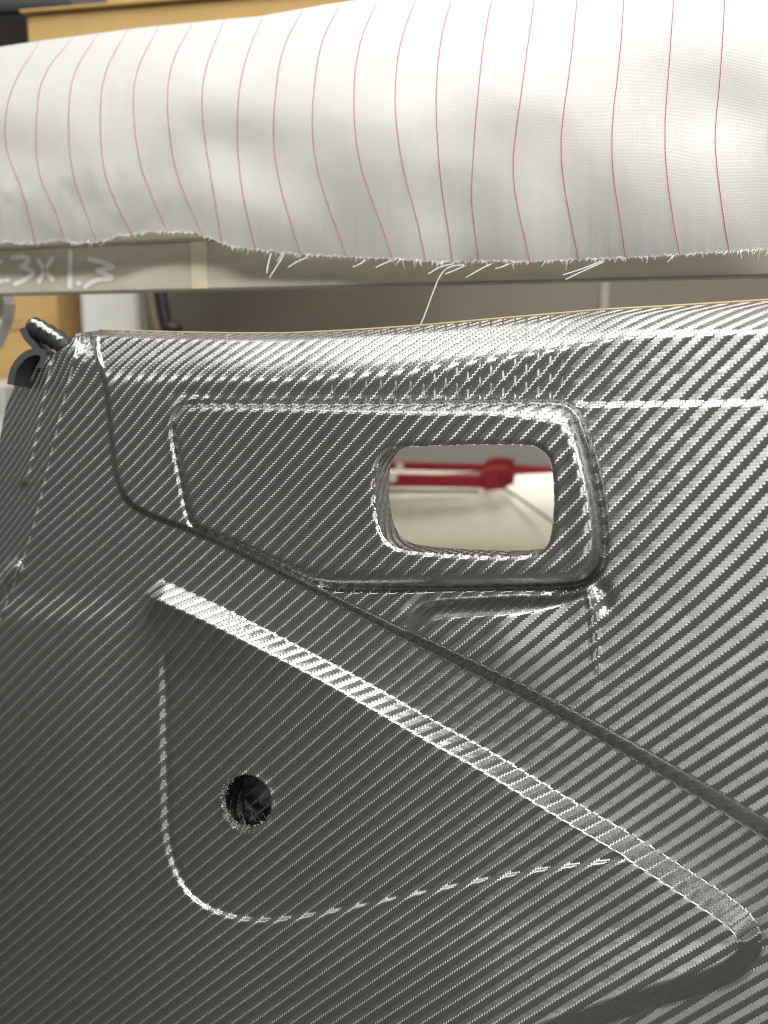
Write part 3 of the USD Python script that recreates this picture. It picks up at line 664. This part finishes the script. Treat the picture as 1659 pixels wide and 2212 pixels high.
t, c, nrm, w, hh = placed_box('cardboard_box', -140, 560, 132, 838, 1.45, 0.3, 'cardboard', 'brown cardboard carton under the shelf beam at the left edge', 'carton', yaw=math.radians(10))
obj('tape_seam', box_mesh(c + nrm * 0.001, w * 0.99, 0.002, 0.02, -math.radians(10), 0.0005), 'cardboard_side', t)
t, c, nrm, w, hh = placed_box('post', 122, 480, 168, 900, 1.50, 0.04, 'bronze_tube', 'dull brown upright between the carton and the white column', 'post', yaw=math.radians(15))
obj('slot_strip', box_mesh(c + nrm * 0.0015 + ax_r * w * 0.33, w * 0.3, 0.004, hh * 0.99, -math.radians(15), 0.001), 'rubber', t)
t, c, nrm, w, hh = placed_box('white_column', 176, 480, 300, 900, 1.40, 0.10, 'white_plastic', 'square white column below the shelf beam', 'column', yaw=math.radians(-4), bev=0.006)
obj('base_collar', box_mesh(c - UPW * (0.048) - nrm * 0.05, w * 1.04, 0.108, 0.006, -math.radians(-4), 0.002), 'rubber', t)
t, c, nrm, w, hh = placed_box('column_grey_side', 300, 480, 318, 900, 1.46, 0.06, 'trim_grey', 'narrow grey right side of the white column', 'post', yaw=0.1)  # the white column's grey side, built as its own strip
obj('end_cap', box_mesh(c + UPW * (hh / 2 + 0.004), w * 1.1, 0.066, 0.008, -0.1, 0.002), 'rubber', t)
hose = thing('hose', at(np.array(350), np.array(760), np.array(1.36)), 'pair of brown and black hoses hanging beside the white column', 'hose')
for dx, r_h, m_ in ((0, 0.008, 'bronze_tube'), (24, 0.0095, 'rubber')):
    p = np.array([(318, 480), (322, 600), (330, 660), (342, 715), (352, 780), (356, 860)], float); P = at(p[:, 0] + dx - 4, p[:, 1], np.full(len(p), 1.36 + dx * 0.0004)); obj('hose_length', tube(smooth_curve3(P), r_h, 12), m_, hose, smooth=40)
kn = at(np.array(372), np.array(711), np.array(1.33)); kb = trimesh.creation.icosphere(3, 0.013); kb.apply_scale([1.2, 1, 0.9]); kb.apply_translation(kn); obj('knob', kb, 'rubber', hose, smooth=True)

# pale container and bench things at the left edge
cc = at(np.array(-30), np.array(690), np.array(1.15)); k_ = 1.15 / F
pol = shapely.Polygon([(-60, 70), (54, 70), (62, 30), (56, 0), (28, -58), (-60, -80)]).buffer(6).buffer(-2)
m = trimesh.creation.extrude_polygon(pol, 60); m.apply_scale(k_); m.apply_transform(trimesh.transformations.rotation_matrix(math.pi / 2, [1, 0, 0])); m.apply_translation(cc)
t = thing('container', cc, 'pale grey plastic container with slanted corner under the beam', 'container'); obj('shell', m, 'pale_grey', t)
obj('rim', box_mesh(cc + np.array([0, -0.02, 70 * k_]), 124 * k_, 0.05, 0.006, 0, 0.002), 'white_plastic', t)
t, c, nrm, w, hh = placed_box('storage_box', -160, 832, 24, 1200, 1.30, 0.2, 'pale_grey', 'pale grey box below the cardboard carton beyond the panel edge', 'box', yaw=0.1)
obj('lower_band', box_mesh(c + nrm * 0.002 - UPW * hh * 0.1, w * 1.01, 0.006, hh * 0.25, -0.1, 0.002), 'cabinet_grey', t)

# dark cabinet behind the beam
ZC = 1.95
t, c, nrm, w, hh = placed_box('cabinet', 290, 380, 2300, 840, ZC, 0.35, 'cabinet_grey', 'dark brown-grey cabinet behind the beam with a light upright strip', 'cabinet', yaw=math.radians(6))
ps = at(np.array(1306.), np.array(640.), np.array(1.0)); d_ = ps - CAM; tq_ = ((c - CAM) @ nrm) / (d_ @ nrm); ps = CAM + d_ * tq_
obj('upright_strip', box_mesh(np.array([ps[0], ps[1], c[2]]) + nrm * 0.004, 0.017, 0.012, hh * 0.99, -math.radians(6), 0.002), 'trim_grey', t)

# bench with cream roll and red clamps seen through the opening
zbn = at(np.array(1000.), np.array(1205.), np.array(1.75))[2] - 0.02
bench = thing('workbench', (0.2, 2.1, 0), 'grey workbench beyond the panel carrying the cream roll and red clamps', 'workbench')
obj('bench_top', box_mesh((0.2, 2.1, zbn - 0.02), 2.6, 0.9, 0.04), 'bench_top', bench)
for lx in (-1.0, 1.4):
    for ly in (1.75, 2.45): obj('leg', box_mesh((lx, ly, (zbn - 0.041) / 2), 0.06, 0.06, zbn - 0.041), 'steel', bench)
rc = at(np.array(1000.), np.array(1140.), np.array(1.86)); rad = 0.088
cr = thing('material_roll', (rc[0], rc[1], zbn), 'smooth cream roll of sheet lying on the bench, seen through the opening', 'roll')
L0 = np.array([0.99, -0.12, 0.0]); L0 /= np.linalg.norm(L0)
rc = np.array([rc[0], rc[1], zbn + rad + 0.001])
obj('wrapped_sheet', tube([rc - L0 * 0.6, rc - L0 * 0.3, rc, rc + L0 * 0.3, rc + L0 * 0.6], rad, 64), 'cream_roll', cr, smooth=40)
obj('core', tube([rc - L0 * 0.62, rc + L0 * 0.62], 0.03, 24), 'cardboard_side', cr, smooth=40)
cord = thing('cord', at(np.array(1100.), np.array(1060.), np.array(1.75)), 'thin black cord running slantwise across the cream roll', 'cord')
obj('cord_length', tube(smooth_curve3(at(np.array([1040, 1085, 1140, 1200, 1260]), np.array([1036, 1052, 1088, 1132, 1180]), np.array([1.78, 1.745, 1.72, 1.70, 1.69]))), 0.0022, 8), 'rubber', cord, smooth=True)

def clamp(pts_arm, pts_head, bolt, z, mat, bar, label):
    o = at(np.array(1000.), np.array(bar[0][1] + 6.), np.array(z)); t = thing('bar_clamp', o, label, 'clamp', None); k = z / F
    def ext(pts, th, rnd):
        s = shapely.Polygon([((x - 1000) * k, -(y - 1020) * k) for x, y in pts]).buffer(rnd * k).buffer(-rnd * 0.4 * k)
        m = trimesh.creation.extrude_polygon(s, th); m.apply_transform(trimesh.transformations.rotation_matrix(math.pi / 2, [1, 0, 0])); m.apply_translation(at(np.array(1000.), np.array(1020.), np.array(z)) + np.array([0, th / 2, 0])); return m
    obj('arm', ext(pts_arm, 0.016, 3), mat, t); hd = obj('head', ext(pts_head, 0.026, 4), mat, t)
    for i in range(3):
        x = np.mean([p[0] for p in pts_head]) + 4 + i * 13; y = np.mean([p[1] for p in pts_head]); obj('grip_rib', box_mesh(at(np.array(x), np.array(y), np.array(z)) + np.array([0, -0.0145, 0]), 0.003, 0.006, 0.026, 0, 0.001), 'clamp_red_shaded', hd)
    A = at(np.array([p[0] for p in bar]), np.array([p[1] for p in bar]), np.full(len(bar), z)); m = box_mesh(A.mean(0), abs(A[-1][0] - A[0][0]), 0.008, 0.007, 0, 0.001); obj('steel_bar', m, 'steel', t)
    b = trimesh.creation.cylinder(0.009 if z < 1.75 else 0.008, 0.012, sections=20); b.apply_transform(trimesh.transformations.rotation_matrix(math.pi / 2, [1, 0, 0])); b.apply_translation(at(np.array(bolt[0]), np.array(bolt[1]), np.array(z)) + np.array([0, -0.012, 0])); obj('bolt', b, 'bolt', t, smooth=40)
clamp([(790, 1024), (850, 1026), (1046, 1030), (1046, 1052), (850, 1048), (790, 1046)], [(1040, 1026), (1052, 1014), (1092, 1010), (1108, 1022), (1106, 1040), (1084, 1052), (1050, 1056)], (847., 1029.), 1.72, 'clamp_red', [(770, 1061), (1036, 1061)], 'bright red bar clamp lying nearest, just above the cream roll')
clamp([(790, 1000), (860, 1000), (1046, 1004), (1120, 1006), (1250, 1014), (1250, 1036), (1120, 1032), (1046, 1016), (860, 1012), (790, 1010)], [(1046, 1008), (1054, 995), (1075, 990), (1102, 993), (1110, 1008)], (863., 1007.), 1.80, 'clamp_red_shaded', [(1060, 1048), (1260, 1048)], 'red bar clamp lying behind the bright red one, shade put into its colour')
